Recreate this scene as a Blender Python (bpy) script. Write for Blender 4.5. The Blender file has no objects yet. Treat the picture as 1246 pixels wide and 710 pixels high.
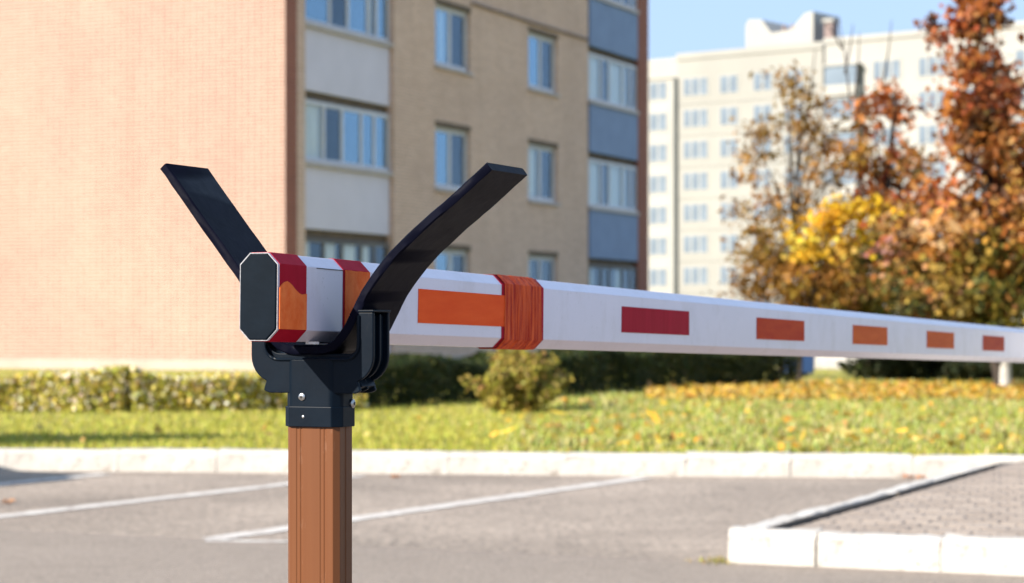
import bpy, bmesh, math, random
import numpy as np
from mathutils import Vector, Matrix

# ------------------------------------------------------------------ camera, sky, sun, exposure
sc = bpy.context.scene
col = sc.collection
R = math.radians
F = 2700.0; W0 = 1246.0; CH = 1.05; YH = 395.0
cam = bpy.data.cameras.new('camera'); camo = bpy.data.objects.new('camera', cam); col.objects.link(camo)
camo.location = (0, 0, CH); camo.rotation_euler = (R(90), 0, 0)
cam.sensor_width = 36.0; cam.lens = 36.0 * F / W0
cam.shift_y = (YH - 355.0) / W0
cam.clip_start = 0.05; cam.clip_end = 3000
cam.dof.use_dof = True; cam.dof.focus_distance = 2.56; cam.dof.aperture_fstop = 10.0; cam.dof.aperture_blades = 0
sc.camera = camo

SUN_A = R(35); SUN_E = R(29)                     # light travels towards (cos a, sin a); elevation
sd = Vector((-math.cos(SUN_A) * math.cos(SUN_E), -math.sin(SUN_A) * math.cos(SUN_E), math.sin(SUN_E)))
world = bpy.data.worlds.new('World'); sc.world = world; world.use_nodes = True
wn = world.node_tree.nodes; wl = world.node_tree.links
bg = wn['Background']; sky = wn.new('ShaderNodeTexSky'); sky.sky_type = 'NISHITA'; sky.sun_disc = False
sky.sun_elevation = SUN_E; sky.sun_rotation = math.atan2(sd.x, sd.y)
sky.air_density = 1.0; sky.dust_density = 0.2; sky.ozone_density = 1.2
gam = wn.new('ShaderNodeGamma'); gam.inputs[1].default_value = 0.15; wl.new(sky.outputs[0], gam.inputs[0])   # evens out the bright horizon all round
hsv = wn.new('ShaderNodeHueSaturation'); hsv.inputs['Saturation'].default_value = 1.0; wl.new(gam.outputs[0], hsv.inputs['Color'])
tin = wn.new('ShaderNodeMix'); tin.data_type = 'RGBA'; tin.blend_type = 'MULTIPLY'; tin.inputs[0].default_value = 1.0; tin.inputs[7].default_value = (0.555, 0.74, 1.03, 1); wl.new(hsv.outputs[0], tin.inputs[6])
wl.new(tin.outputs[2], bg.inputs[0]); bg.inputs[1].default_value = 0.15
sun = bpy.data.lights.new('sun', 'SUN'); sun.energy = 2.0; sun.angle = R(0.6); sun.color = (1.0, 0.91, 0.79)
suno = bpy.data.objects.new('sun', sun); col.objects.link(suno)
suno.rotation_euler = sd.to_track_quat('Z', 'Y').to_euler(); suno.location = (-20, -10, 30)
sc.view_settings.view_transform = 'Standard'; sc.view_settings.look = 'None'
sc.cycles.max_bounces = 7; sc.cycles.diffuse_bounces = 4; sc.cycles.glossy_bounces = 3; sc.cycles.transparent_max_bounces = 8; sc.cycles.caustics_reflective = False; sc.cycles.caustics_refractive = False
sc.view_settings.exposure = 2.48; sc.view_settings.gamma = 1.0; sc.view_settings.use_curve_mapping = False

TH = R(23.8)                                     # the street grid is turned by this from the view axis
GRID = R(90) - TH
D1 = Vector((math.sin(TH), math.cos(TH), 0)); D2 = Vector((math.cos(TH), -math.sin(TH), 0))
random.seed(7); rng = np.random.default_rng(11)

def ground_at(px, py, z=0.0):
    d = (CH - z) * F / (py - YH)
    return Vector(((px - 623) / F * d, d, z))
def at(px, py, d):
    return Vector(((px - 623) / F * d, d, CH + (YH - py) / F * d))

# ------------------------------------------------------------------ helpers
def tag(o, label=None, cat=None, group=None, kind=None):
    if label: o['label'] = label
    if cat: o['category'] = cat
    if group: o['group'] = group
    if kind: o['kind'] = kind
    return o
def empty(name, loc=(0, 0, 0), rz=0.0):
    o = bpy.data.objects.new(name, None); col.objects.link(o); o.location = loc; o.rotation_euler = (0, 0, rz)
    o.empty_display_size = 0.1
    return o
def link(name, me, parent=None, loc=None, rz=None):
    o = bpy.data.objects.new(name, me); col.objects.link(o)
    if parent: o.parent = parent
    if loc is not None: o.location = loc
    if rz is not None: o.rotation_euler = (0, 0, rz)
    return o
class MB:
    def __init__(s): s.v = []; s.f = []
    def box(s, x0, x1, y0, y1, z0, z1):
        n = len(s.v)
        s.v += [(x0,y0,z0),(x1,y0,z0),(x1,y1,z0),(x0,y1,z0),(x0,y0,z1),(x1,y0,z1),(x1,y1,z1),(x0,y1,z1)]
        s.f += [tuple(n+i for i in q) for q in ((3,2,1,0),(4,5,6,7),(0,1,5,4),(1,2,6,5),(2,3,7,6),(3,0,4,7))]
        return s
    def quad(s, a, b, c, d):
        n = len(s.v); s.v += [tuple(a), tuple(b), tuple(c), tuple(d)]; s.f.append((n, n+1, n+2, n+3)); return s
    def prism(s, poly, a, b, fn):
        """extrude 2-D polygon between a and b; fn(p, t) gives the 3-D point"""
        n = len(s.v); k = len(poly)
        s.v += [tuple(fn(p, a)) for p in poly] + [tuple(fn(p, b)) for p in poly]
        s.f.append(tuple(range(n, n+k))); s.f.append(tuple(range(n+2*k-1, n+k-1, -1)))
        for i in range(k):
            j = (i+1) % k; s.f.append((n+i, n+k+i, n+k+j, n+j))
        return s
    def ring(s, poly_o, poly_i, a, b, fn):
        n = len(s.v); k = len(poly_o)
        for t in (a, b):
            s.v += [tuple(fn(p, t)) for p in poly_o] + [tuple(fn(p, t)) for p in poly_i]
        for i in range(k):
            j = (i+1) % k
            o0, o1, i0, i1 = n+i, n+j, n+k+i, n+k+j
            s.f += [(o0, o1, i1, i0), (o0+2*k, i0+2*k, i1+2*k, o1+2*k), (o0, o0+2*k, o1+2*k, o1), (i0, i1, i1+2*k, i0+2*k)]
        return s
    def tube(s, pts, rad, n=7, cap=True):
        base = len(s.v); pts = [Vector(p) for p in pts]; m = len(pts)
        for i, p in enumerate(pts):
            t = (pts[min(i+1, m-1)] - pts[max(i-1, 0)]).normalized()
            u = t.cross(Vector((0.31, 0.9, 0.2))).normalized(); w = t.cross(u)
            for k in range(n):
                a = 2*math.pi*k/n; s.v.append(tuple(p + (u*math.cos(a) + w*math.sin(a)) * rad[i]))
        for i in range(m-1):
            for k in range(n):
                a = base+i*n+k; b = base+i*n+(k+1) % n
                s.f.append((a, b, b+n, a+n))
        if cap:
            s.f.append(tuple(base+k for k in range(n))[::-1]); s.f.append(tuple(base+(m-1)*n+k for k in range(n)))
        return s
    def mesh(s, name, mat=None, bevel=0, seg=2, smooth=False, ang=35):
        me = bpy.data.meshes.new(name); me.from_pydata(s.v, [], s.f)
        bm = bmesh.new(); bm.from_mesh(me); bmesh.ops.recalc_face_normals(bm, faces=bm.faces)
        if bevel:
            ed = [e for e in bm.edges if len(e.link_faces) == 2 and e.calc_face_angle(0) > R(ang)]
            bmesh.ops.bevel(bm, geom=ed, offset=bevel, segments=seg, profile=0.5, affect='EDGES', clamp_overlap=True)
        if smooth:
            for f in bm.faces: f.smooth = True
            for e in bm.edges:
                if len(e.link_faces) == 2 and e.calc_face_angle(0) > R(40): e.smooth = False
        bm.to_mesh(me); bm.free()
        if mat: me.materials.append(mat)
        return me
    def build(s, name, mat=None, parent=None, bevel=0, seg=2, smooth=False, loc=None, rz=None, ang=35):
        return link(name, s.mesh(name, mat, bevel, seg, smooth, ang), parent, loc, rz)

# ------------------------------------------------------------------ materials
def new_mat(name):
    m = bpy.data.materials.new(name); m.use_nodes = True
    return m, m.node_tree.nodes, m.node_tree.links, m.node_tree.nodes['Principled BSDF']
def noise(n, l, vec, scale, detail=4, rough=0.6):
    t = n.new('ShaderNodeTexNoise'); t.inputs['Scale'].default_value = scale; t.inputs['Detail'].default_value = detail
    t.inputs['Roughness'].default_value = rough
    if vec is not None: l.new(vec, t.inputs['Vector'])
    return t
def ramp(n, l, fac, stops):
    r = n.new('ShaderNodeValToRGB'); l.new(fac, r.inputs[0]); el = r.color_ramp.elements
    while len(el) < len(stops): el.new(0.5)
    for e, (p, c) in zip(el, stops): e.position = p; e.color = (*c, 1) if len(c) == 3 else c
    return r
def mixc(n, l, fac, a, b, blend='MIX'):
    m = n.new('ShaderNodeMix'); m.data_type = 'RGBA'; m.blend_type = blend
    for v, s in ((fac, m.inputs[0]), (a, m.inputs[6]), (b, m.inputs[7])):
        if hasattr(v, 'is_linked'): l.new(v, s)
        elif isinstance(v, (int, float)): s.default_value = v
        else: s.default_value = (*v, 1)
    return m.outputs[2]
def bump(n, l, h, strength, dist, b):
    k = n.new('ShaderNodeBump'); k.inputs['Strength'].default_value = strength; k.inputs['Distance'].default_value = dist
    l.new(h, k.inputs['Height']); l.new(k.outputs[0], b.inputs['Normal']); return k
def coords(n, l, scale=None, kind='Object'):
    t = n.new('ShaderNodeTexCoord')
    if scale is None: return t.outputs[kind]
    mp = n.new('ShaderNodeMapping'); mp.inputs['Scale'].default_value = scale; l.new(t.outputs[kind], mp.inputs['Vector'])
    return mp.outputs[0]
def mat(name, c1, c2=None, scale=6, rough=0.6, metal=0, bmp=0.0, bdist=0.003, bscale=None, stretch=None, spec=None, lo=0.35, hi=0.65, rvar=0.0, coat=0):
    m, n, l, b = new_mat(name)
    c2 = c2 or tuple(x*0.8 for x in c1)
    v = coords(n, l, stretch or (1, 1, 1))
    t = noise(n, l, v, scale)
    l.new(ramp(n, l, t.outputs[0], [(lo, c1), (hi, c2)]).outputs[0], b.inputs['Base Color'])
    b.inputs['Roughness'].default_value = rough; b.inputs['Metallic'].default_value = metal
    if spec is not None: b.inputs['Specular IOR Level'].default_value = spec
    if coat: b.inputs['Coat Weight'].default_value = coat; b.inputs['Coat Roughness'].default_value = 0.08
    if rvar:
        t3 = noise(n, l, v, scale*2.3)
        mr = n.new('ShaderNodeMapRange'); mr.inputs[3].default_value = rough-rvar; mr.inputs[4].default_value = rough+rvar
        l.new(t3.outputs[0], mr.inputs[0]); l.new(mr.outputs[0], b.inputs['Roughness'])
    if bmp:
        t2 = noise(n, l, v, bscale or scale*6); bump(n, l, t2.outputs[0], bmp, bdist, b)
    return m

def brick_mat(name, ax, ca, cb, mortar, rowh=0.075, bw=0.26, off=0.5):
    m, n, l, b = new_mat(name)
    tc = n.new('ShaderNodeTexCoord'); sp = n.new('ShaderNodeSeparateXYZ'); l.new(tc.outputs['Object'], sp.inputs[0])
    cb_ = n.new('ShaderNodeCombineXYZ'); l.new(sp.outputs[ax], cb_.inputs[0]); l.new(sp.outputs[2], cb_.inputs[1])
    t = n.new('ShaderNodeTexBrick'); l.new(cb_.outputs[0], t.inputs['Vector'])
    t.offset = off; t.inputs['Scale'].default_value = 1.0; t.inputs['Brick Width'].default_value = bw; t.inputs['Row Height'].default_value = rowh
    t.inputs['Mortar Size'].default_value = 0.014; t.inputs['Mortar Smooth'].default_value = 0.2; t.inputs['Bias'].default_value = 0.0
    t.inputs['Color1'].default_value = (*ca, 1); t.inputs['Color2'].default_value = (*cb, 1); t.inputs['Mortar'].default_value = (*mortar, 1)
    big = noise(n, l, tc.outputs['Object'], 0.35, 5)
    tone = ramp(n, l, big.outputs[0], [(0.3, (0.90, 0.88, 0.86)), (0.7, (1.06, 1.04, 1.0))])
    stv = coords(n, l, (1.3, 1.3, 0.12)); st = noise(n, l, stv, 1.6, 4)
    streak = ramp(n, l, st.outputs[0], [(0.35, (0.93, 0.92, 0.91)), (0.55, (1, 1, 1))])
    c = mixc(n, l, 1.0, t.outputs[0], tone.outputs[0], 'MULTIPLY'); c = mixc(n, l, 0.8, c, streak.outputs[0], 'MULTIPLY')
    l.new(c, b.inputs['Base Color']); b.inputs['Roughness'].default_value = 0.85
    inv = n.new('ShaderNodeMath'); inv.operation = 'SUBTRACT'; inv.inputs[0].default_value = 1; l.new(t.outputs['Fac'], inv.inputs[1])
    bump(n, l, inv.outputs[0], 0.8, 0.01, b)
    return m

TAN1, TAN2, MORT = (0.84, 0.595, 0.465), (0.72, 0.485, 0.365), (0.50, 0.38, 0.305)  # tan brick with the colour lightened to lift the shaded front
PEA1, PEA2, PMOR = (0.315, 0.180, 0.134), (0.245, 0.132, 0.096), (0.48, 0.365, 0.315)  # same brick with the colour darkened to hold back the sunlit side
M = {}
M['brick_shade_lifted'] = brick_mat('tan brick', 0, TAN1, TAN2, MORT)
M['brick_sun_lowered'] = brick_mat('sun-toned brick', 1, PEA1, PEA2, PMOR, bw=0.15, off=0.0)
M['brick_red'] = brick_mat('red brick', 0, (0.36, 0.11, 0.065), (0.29, 0.085, 0.05), (0.30, 0.16, 0.12))
M['plinth'] = mat('plinth render', (0.42, 0.36, 0.30), (0.35, 0.30, 0.25), 1.5, 0.9, bmp=0.3)
M['panel_white'] = mat('white balcony panel', (0.66, 0.61, 0.68), (0.61, 0.565, 0.63), 1.2, 0.6)
M['panel_blue'] = mat('blue balcony panel', (0.17, 0.25, 0.41), (0.145, 0.215, 0.36), 1.5, 0.55)
M['frame'] = mat('white window frame', (0.62, 0.62, 0.66), (0.56, 0.56, 0.60), 3, 0.45)
M['frame_dark'] = mat('weathered window frame', (0.16, 0.15, 0.14), (0.11, 0.10, 0.095), 3, 0.6)
M['sill'] = mat('window sill', (0.50, 0.45, 0.43), (0.42, 0.37, 0.36), 3, 0.6)
M['lintel'] = mat('stained lintel', (0.16, 0.11, 0.07), (0.11, 0.08, 0.055), 3, 0.8)
M['curtain'] = mat('curtain', (0.85, 0.82, 0.72), (0.68, 0.64, 0.54), 3, 0.9, stretch=(6, 6, 0.3))
M['room'] = mat('room wall', (0.10, 0.09, 0.08), (0.08, 0.07, 0.06), 2, 0.9)
M['roof'] = mat('roof felt', (0.09, 0.09, 0.09), (0.07, 0.07, 0.07), 2, 0.9)
M['pipe'] = mat('painted gas pipe', (0.20, 0.14, 0.13), (0.15, 0.11, 0.10), 5, 0.6)
M['block_wall'] = mat('cream panel wall', (0.30, 0.296, 0.275), (0.265, 0.262, 0.245), 0.12, 0.85)
M['block_white'] = mat('white panel wall', (0.35, 0.345, 0.325), (0.31, 0.305, 0.288), 0.15, 0.85)
M['block_joint'] = mat('panel joint', (0.10, 0.11, 0.11), (0.08, 0.09, 0.09), 0.5, 0.9)
def glass_mat(name, tint, fr):
    m, n, l, b = new_mat(name)
    out = n['Material Output']; gl = n.new('ShaderNodeBsdfGlossy'); gl.inputs['Roughness'].default_value = 0.03
    gl.inputs['Color'].default_value = (*tint, 1)
    tr = n.new('ShaderNodeBsdfTransparent'); tr.inputs['Color'].default_value = (0.95, 0.97, 0.97, 1)
    lwt = n.new('ShaderNodeLayerWeight'); lwt.inputs['Blend'].default_value = 0.5
    pw = n.new('ShaderNodeMath'); pw.operation = 'POWER'; l.new(lwt.outputs['Facing'], pw.inputs[0]); pw.inputs[1].default_value = fr[1]
    lw = n.new('ShaderNodeMapRange'); l.new(pw.outputs[0], lw.inputs[0]); lw.inputs[3].default_value = fr[0]; lw.inputs[4].default_value = 1.0
    mx = n.new('ShaderNodeMixShader'); l.new(lw.outputs[0], mx.inputs[0]); l.new(tr.outputs[0], mx.inputs[1]); l.new(gl.outputs[0], mx.inputs[2])
    l.new(mx.outputs[0], out.inputs['Surface']); return m
M['glass'] = glass_mat('window glass', (0.55, 0.80, 1.0), (0.14, 3.0)); M['glass_dark'] = glass_mat('dim window glass', (0.6, 0.75, 0.9), (0.05, 4.5))
def opaque_glass(name, c, rough=0.08):
    m, n, l, b = new_mat(name)
    t = noise(n, l, coords(n, l), 0.4, 2)
    l.new(ramp(n, l, t.outputs[0], [(0.3, c), (0.7, tuple(x*1.5 for x in c))]).outputs[0], b.inputs['Base Color'])
    b.inputs['Roughness'].default_value = rough; b.inputs['IOR'].default_value = 1.7; return m
M['far_glass'] = opaque_glass('far window glass', (0.125, 0.155, 0.19))

# boom / post
M['boom'] = mat('white boom lacquer', (0.70, 0.645, 0.73), (0.67, 0.62, 0.70), 9, 0.24, bmp=0.03, bdist=0.001, bscale=30, rvar=0.06)
def grime(m, vscale, sc1, sc2, dark):
    n, l = m.node_tree.nodes, m.node_tree.links; b = n['Principled BSDF']; src = b.inputs['Base Color'].links[0].from_socket
    t = noise(n, l, coords(n, l, vscale), sc1, 7, 0.72); t2 = noise(n, l, coords(n, l), sc2, 3, 0.7)
    d = ramp(n, l, t.outputs[0], [(0.34, dark), (0.49, (1, 1, 1))]); d2 = ramp(n, l, t2.outputs[0], [(0.27, tuple(x*0.8 for x in dark)), (0.36, (1, 1, 1))])
    c = mixc(n, l, 0.9, src, d.outputs[0], 'MULTIPLY'); l.new(mixc(n, l, 0.8, c, d2.outputs[0], 'MULTIPLY'), b.inputs['Base Color'])
grime(M['boom'], (1, 1, 0.6), 14, 150, (0.92, 0.91, 0.89))
M['boom_edge'] = mat('bare aluminium', (0.30, 0.30, 0.32), (0.18, 0.18, 0.20), 300, 0.45, metal=0.3)
M['cap'] = mat('black end cap', (0.0014, 0.0046, 0.0090), (0.0026, 0.0068, 0.0125), 30, 0.5, bmp=0.15, bdist=0.0006, bscale=180, spec=0.06)
M['plastic'] = mat('black moulded plastic', (0.0012, 0.0042, 0.0092), (0.0024, 0.0066, 0.0130), 22, 0.42, bmp=0.12, bdist=0.0006, bscale=260, rvar=0.08, spec=0.10)
M['rubber'] = mat('black rubber', (0.0022, 0.0026, 0.0072), (0.0034, 0.0040, 0.0105), 26, 0.42, bmp=0.2, bdist=0.0012, bscale=90, rvar=0.08, spec=0.03)
M['screw'] = mat('zinc screw', (0.55, 0.55, 0.55), (0.35, 0.34, 0.33), 200, 0.3, metal=1)
M['hole'] = mat('screw socket', (0.01, 0.01, 0.01), (0.02, 0.02, 0.02), 50, 0.6)
M['sticker'] = mat('pale sticker', (0.7, 0.72, 0.75), (0.45, 0.46, 0.48), 120, 0.5)
def tape(name, a, b_, rough=0.45, wr=0.35, stretch=(1, 1, 0.15), sc_=55):
    m, n, l, b = new_mat(name)
    v = coords(n, l, stretch); t = noise(n, l, v, sc_, 5, 0.65)
    l.new(ramp(n, l, t.outputs[0], [(0.36, a), (0.64, b_)]).outputs[0], b.inputs['Base Color'])
    b.inputs['Roughness'].default_value = rough; b.inputs['Specular IOR Level'].default_value = 0.02
    bump(n, l, t.outputs[0], wr, 0.0025, b); return m
M['tape_red'] = tape('deep red tape', (0.33, 0.008, 0.022), (0.40, 0.012, 0.030), wr=0.08)
M['tape_orange'] = tape('orange tape', (0.80, 0.085, 0.016), (0.86, 0.11, 0.022), wr=0.12, stretch=(0.3, 1, 1.6), sc_=40)
M['tape_patch'] = tape('wrinkled orange tape', (0.76, 0.12, 0.025), (0.86, 0.20, 0.055), wr=0.5, stretch=(1, 1, 0.8), sc_=45)
M['tape_wrap'] = tape('wrapped orange tape', (0.36, 0.02, 0.012), (0.74, 0.115, 0.03), wr=0.9, stretch=(1.2, 1, 0.10), sc_=120)
M['tape_worn'] = tape('worn red tape', (0.46, 0.042, 0.014), (0.55, 0.07, 0.018), wr=0.15, stretch=(0.3, 1, 2), sc_=30)
M['tape_rust'] = tape('faded orange tape', (0.58, 0.095, 0.016), (0.66, 0.125, 0.022), wr=0.15, stretch=(0.3, 1, 2), sc_=30)
M['post'] = mat('brown anodised aluminium', (0.115, 0.041, 0.0155), (0.140, 0.053, 0.021), 40, 0.40, metal=0.0, spec=0.2, stretch=(1, 1, 0.02), bmp=0.0, bdist=0.0006, bscale=200, rvar=0.08)
def scuff(m, vscale, sc, c, amt, lo=0.62):
    n, l = m.node_tree.nodes, m.node_tree.links; b = n['Principled BSDF']; src = b.inputs['Base Color'].links[0].from_socket
    t = noise(n, l, coords(n, l, vscale), sc, 6, 0.75); f = ramp(n, l, t.outputs[0], [(lo, (0, 0, 0)), (lo+0.1, (amt, amt, amt))])
    l.new(mixc(n, l, f.outputs[0], src, c), b.inputs['Base Color'])
scuff(M['plastic'], (1, 1, 0.5), 38, (0.05, 0.048, 0.045), 0.3); scuff(M['rubber'], (1, 0.3, 0.3), 34, (0.04, 0.04, 0.045), 0.3); scuff(M['cap'], (0.3, 1, 0.4), 40, (0.05, 0.05, 0.055), 0.25)
scuff(M['post'], (1, 1, 0.25), 70, (0.20, 0.11, 0.07), 0.5, 0.6)
M['cabinet'] = mat('white painted steel', (0.6, 0.6, 0.6), (0.55, 0.55, 0.55), 8, 0.4)
M['grey_steel'] = mat('grey painted steel', (0.30, 0.31, 0.32), (0.25, 0.26, 0.27), 4, 0.5)

# ground
def asphalt(name, a, b_, c_, sp):
    m, n, l, b = new_mat(name)
    v = coords(n, l); big = noise(n, l, v, 0.55, 6, 0.65); fine = noise(n, l, v, sp, 3, 0.8); mid = noise(n, l, v, 6.0, 5, 0.7)
    base = ramp(n, l, big.outputs[0], [(0.32, a), (0.68, b_)]).outputs[0]
    spk = ramp(n, l, fine.outputs[0], [(0.36, (0.28, 0.27, 0.26)), (0.48, (0.95, 0.95, 0.95)), (0.66, (1.4, 1.36, 1.33))])
    c = mixc(n, l, 0.9, base, spk.outputs[0], 'MULTIPLY')
    patch = ramp(n, l, mid.outputs[0], [(0.55, (0, 0, 0)), (0.72, (1, 1, 1))])
    pf = n.new('ShaderNodeMath'); pf.operation = 'MULTIPLY'; pf.inputs[1].default_value = 0.75; l.new(patch.outputs[0], pf.inputs[0])
    c = mixc(n, l, pf.outputs[0], c, c_)
    l.new(c, b.inputs['Base Color']); b.inputs['Roughness'].default_value = 0.9
    bump(n, l, fine.outputs[0], 0.9, 0.012, b); return m
M['parking'] = asphalt('old parking asphalt', (0.205, 0.168, 0.134), (0.35, 0.288, 0.232), (0.12, 0.096, 0.076), 24)
M['road'] = asphalt('road asphalt', (0.27, 0.224, 0.182), (0.325, 0.27, 0.222), (0.21, 0.173, 0.14), 110)
def paint_mat():
    m, n, l, b = new_mat('worn line paint')
    v = coords(n, l); t = noise(n, l, v, 9, 6, 0.75)
    l.new(ramp(n, l, t.outputs[0], [(0.36, (0.32, 0.275, 0.24)), (0.56, (0.57, 0.54, 0.50))]).outputs[0], b.inputs['Base Color'])
    b.inputs['Roughness'].default_value = 0.8; bump(n, l, noise(n, l, v, 90).outputs[0], 0.6, 0.006, b); return m
M['line'] = paint_mat()
def kerb_mat():
    m, n, l, b = new_mat('whitewashed concrete')
    v = coords(n, l); t = noise(n, l, v, 3.5, 7, 0.7); t2 = noise(n, l, v, 14, 5, 0.7)
    a = ramp(n, l, t.outputs[0], [(0.26, (0.26, 0.23, 0.19)), (0.38, (0.40, 0.375, 0.34)), (0.62, (0.48, 0.458, 0.425))]).outputs[0]
    d = ramp(n, l, t2.outputs[0], [(0.32, (0.5, 0.45, 0.4)), (0.45, (1, 1, 1))]).outputs[0]
    l.new(mixc(n, l, 0.8, a, d, 'MULTIPLY'), b.inputs['Base Color']); b.inputs['Roughness'].default_value = 0.9
    bump(n, l, t2.outputs[0], 0.5, 0.01, b); return m
M['kerb'] = kerb_mat()
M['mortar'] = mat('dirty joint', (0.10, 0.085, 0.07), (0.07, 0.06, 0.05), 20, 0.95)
def paver_mat():
    m, n, l, b = new_mat('grey paving block'); v = coords(n, l); t = noise(n, l, v, 9, 5)
    oi = n.new('ShaderNodeObjectInfo'); tone = ramp(n, l, oi.outputs['Random'], [(0.0, (0.26, 0.212, 0.172)), (0.5, (0.315, 0.258, 0.21)), (1.0, (0.365, 0.30, 0.245))])
    g = ramp(n, l, t.outputs[0], [(0.35, (0.75, 0.74, 0.73)), (0.65, (1.05, 1.05, 1.05))])
    l.new(mixc(n, l, 1.0, tone.outputs[0], g.outputs[0], 'MULTIPLY'), b.inputs['Base Color']); b.inputs['Roughness'].default_value = 0.9
    bump(n, l, noise(n, l, v, 120).outputs[0], 0.5, 0.004, b); return m
M['paver'] = paver_mat()
M['soil'] = mat('dry ground', (0.22, 0.19, 0.13), (0.18, 0.155, 0.10), 0.8, 0.95, bmp=0.6, bdist=0.03, bscale=9)
M['lawn'] = mat('lawn soil and turf', (0.31, 0.29, 0.05), (0.27, 0.235, 0.07), 0.9, 0.95, bmp=0.8, bdist=0.03, bscale=25)
M['bark'] = mat('bark', (0.055, 0.04, 0.03), (0.03, 0.022, 0.017), 14, 0.9, bmp=0.8, bdist=0.02, stretch=(1, 1, 0.3))
M['whitewash'] = mat('whitewashed bark', (0.62, 0.60, 0.56), (0.42, 0.39, 0.34), 9, 0.9, bmp=0.8, bdist=0.02)
def leaf_mat(name, trans=0.35, rough=0.6):
    m, n, l, b = new_mat(name)
    a = n.new('ShaderNodeAttribute'); a.attribute_name = 'tint'
    l.new(a.outputs['Color'], b.inputs['Base Color']); b.inputs['Roughness'].default_value = rough
    b.inputs['Specular IOR Level'].default_value = 0.3
    tr = n.new('ShaderNodeBsdfTranslucent'); l.new(a.outputs['Color'], tr.inputs['Color'])
    mx = n.new('ShaderNodeMixShader'); mx.inputs[0].default_value = trans
    l.new(b.outputs[0], mx.inputs[1]); l.new(tr.outputs[0], mx.inputs[2]); l.new(mx.outputs[0], n['Material Output'].inputs['Surface'])
    return m
M['leaf'] = leaf_mat('leaf'); M['blade'] = leaf_mat('grass blade', 0.25)

# ------------------------------------------------------------------ leaf and blade meshes
def raw_mesh(name, V, faces_n, k, cols, mat_):
    """V (n*k,3) vertices, each k of them one polygon; cols (n,3)"""
    me = bpy.data.meshes.new(name); nf = len(V)//k
    me.vertices.add(len(V)); me.vertices.foreach_set('co', np.ascontiguousarray(V, dtype=np.float32).ravel())
    me.loops.add(len(V)); me.loops.foreach_set('vertex_index', np.arange(len(V), dtype=np.int32))
    me.polygons.add(nf); me.polygons.foreach_set('loop_start', np.arange(0, len(V), k, dtype=np.int32))
    me.update(calc_edges=True)
    at_ = me.color_attributes.new('tint', 'FLOAT_COLOR', 'POINT')
    c = np.ones((len(V), 4), dtype=np.float32); c[:, :3] = np.repeat(cols, k, axis=0)
    at_.data.foreach_set('color', c.ravel()); me.materials.append(mat_); me.validate(); return me
def unit(a): return a / np.maximum(np.linalg.norm(a, axis=1, keepdims=True), 1e-6)
def leaf_cards(name, P, size, cols, mat_=None, flat=0.0, out=None):
    n = len(P); nrm = rng.normal(size=(n, 3)); nrm[:, 2] += flat
    if out is not None: nrm += out; nrm = unit(nrm)
    t = unit(np.cross(nrm, rng.normal(size=(n, 3)))); b = np.cross(nrm, t)
    s = size[:, None] * 0.5; w = s * rng.uniform(0.55, 0.8, (n, 1)); up = nrm * s * rng.uniform(0.05, 0.35, (n, 1))
    V = np.stack([P - t*s, P + b*w + up, P + t*s*1.1, P - b*w + up], axis=1).reshape(-1, 3)
    return raw_mesh(name, V, n, 4, cols, mat_ or M['leaf'])
def palette(cols, wts, n, jit=0.18):
    c = np.array(cols)[rng.choice(len(cols), n, p=np.array(wts)/sum(wts))]
    return np.clip(c * (1 + rng.normal(0, jit, (n, 1))) * (1 + rng.normal(0, jit*0.4, (n, 3))), 0.004, 0.9)
def blades(name, P, h, wdt, cols, lean=0.5):
    n = len(P); a = rng.uniform(0, 2*np.pi, n); d = np.stack([np.cos(a), np.sin(a), np.zeros(n)], 1)
    s = np.stack([-np.sin(a), np.cos(a), np.zeros(n)], 1); ln = rng.uniform(0, lean, (n, 1)) * h[:, None]
    tip = P + d*ln; tip[:, 2] += h
    V = np.stack([P - s*wdt[:, None], P + s*wdt[:, None], tip], axis=1).reshape(-1, 3)
    return raw_mesh(name, V, n, 3, cols, M['blade'])

# ================================================================== THE SETTING
LZ = 0.13                                          # lawn level, behind the far kerb
def sheet(name, pts, z, m, kind='structure', parent=None, thick=None):
    b = MB(); n = len(pts); b.v = [(p[0], p[1], z) for p in pts]; b.f = [tuple(range(n))]
    me = bpy.data.meshes.new(name); me.from_pydata(b.v, [], b.f); me.materials.append(m)
    if me.polygons[0].normal.z < 0: me.flip_normals()
    o = link(name, me, parent)
    if kind: o['kind'] = kind
    return o
sheet('ground', [(-900, -300), (900, -300), (900, 1500), (-900, 1500)], -0.03, M['soil'])
KA = ground_at(130, 574); KB = ground_at(1100, 582); kd = (KB - KA).normalized(); kn = Vector((-kd.y, kd.x, 0))   # far kerb line, normal away
def kp(s, off=0.0): return KA + kd*s + kn*off
C0 = ground_at(885, 686)                           # front corner of the paved island
def ip(u, v): return C0 + D1*u + D2*v
# parking bays between the road edge and the far kerb; the road in front
a0 = ip(0, -16); a1 = ip(0, 9)
park = sheet('parking_lot', [ip(-0.6, -16), ip(-0.6, 9), kp(18, 0.05), kp(-12, 0.05)], 0.0, M['parking'])
sheet('road', [ip(0, 9), a0, ip(-26, -16), ip(-26, 9)], 0.004, M['road'])
def painted(pa, pb, w):
    d = (pb - pa); d.z = 0; L = d.length; d.normalize(); s = Vector((-d.y, d.x, 0)) * w/2
    b = MB(); N = 26; rr = random.Random(int(pa.x*100))
    l_, r_ = [], []
    for i in range(N+1):
        p = pa + d*L*i/N
        l_.append(p + s*(1+rr.uniform(-.13, .1))); r_.append(p - s*(1+rr.uniform(-.13, .1)))
    for i in range(N): b.quad(*[(q.x, q.y, 0.0045) for q in (r_[i], r_[i+1], l_[i+1], l_[i])])
    return b.build('painted_line', M['line'], park)
painted(ground_at(258, 657), ground_at(785, 581.6), 0.15)
dl = (ground_at(785, 581.6) - ground_at(258, 657)).normalized()
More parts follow.
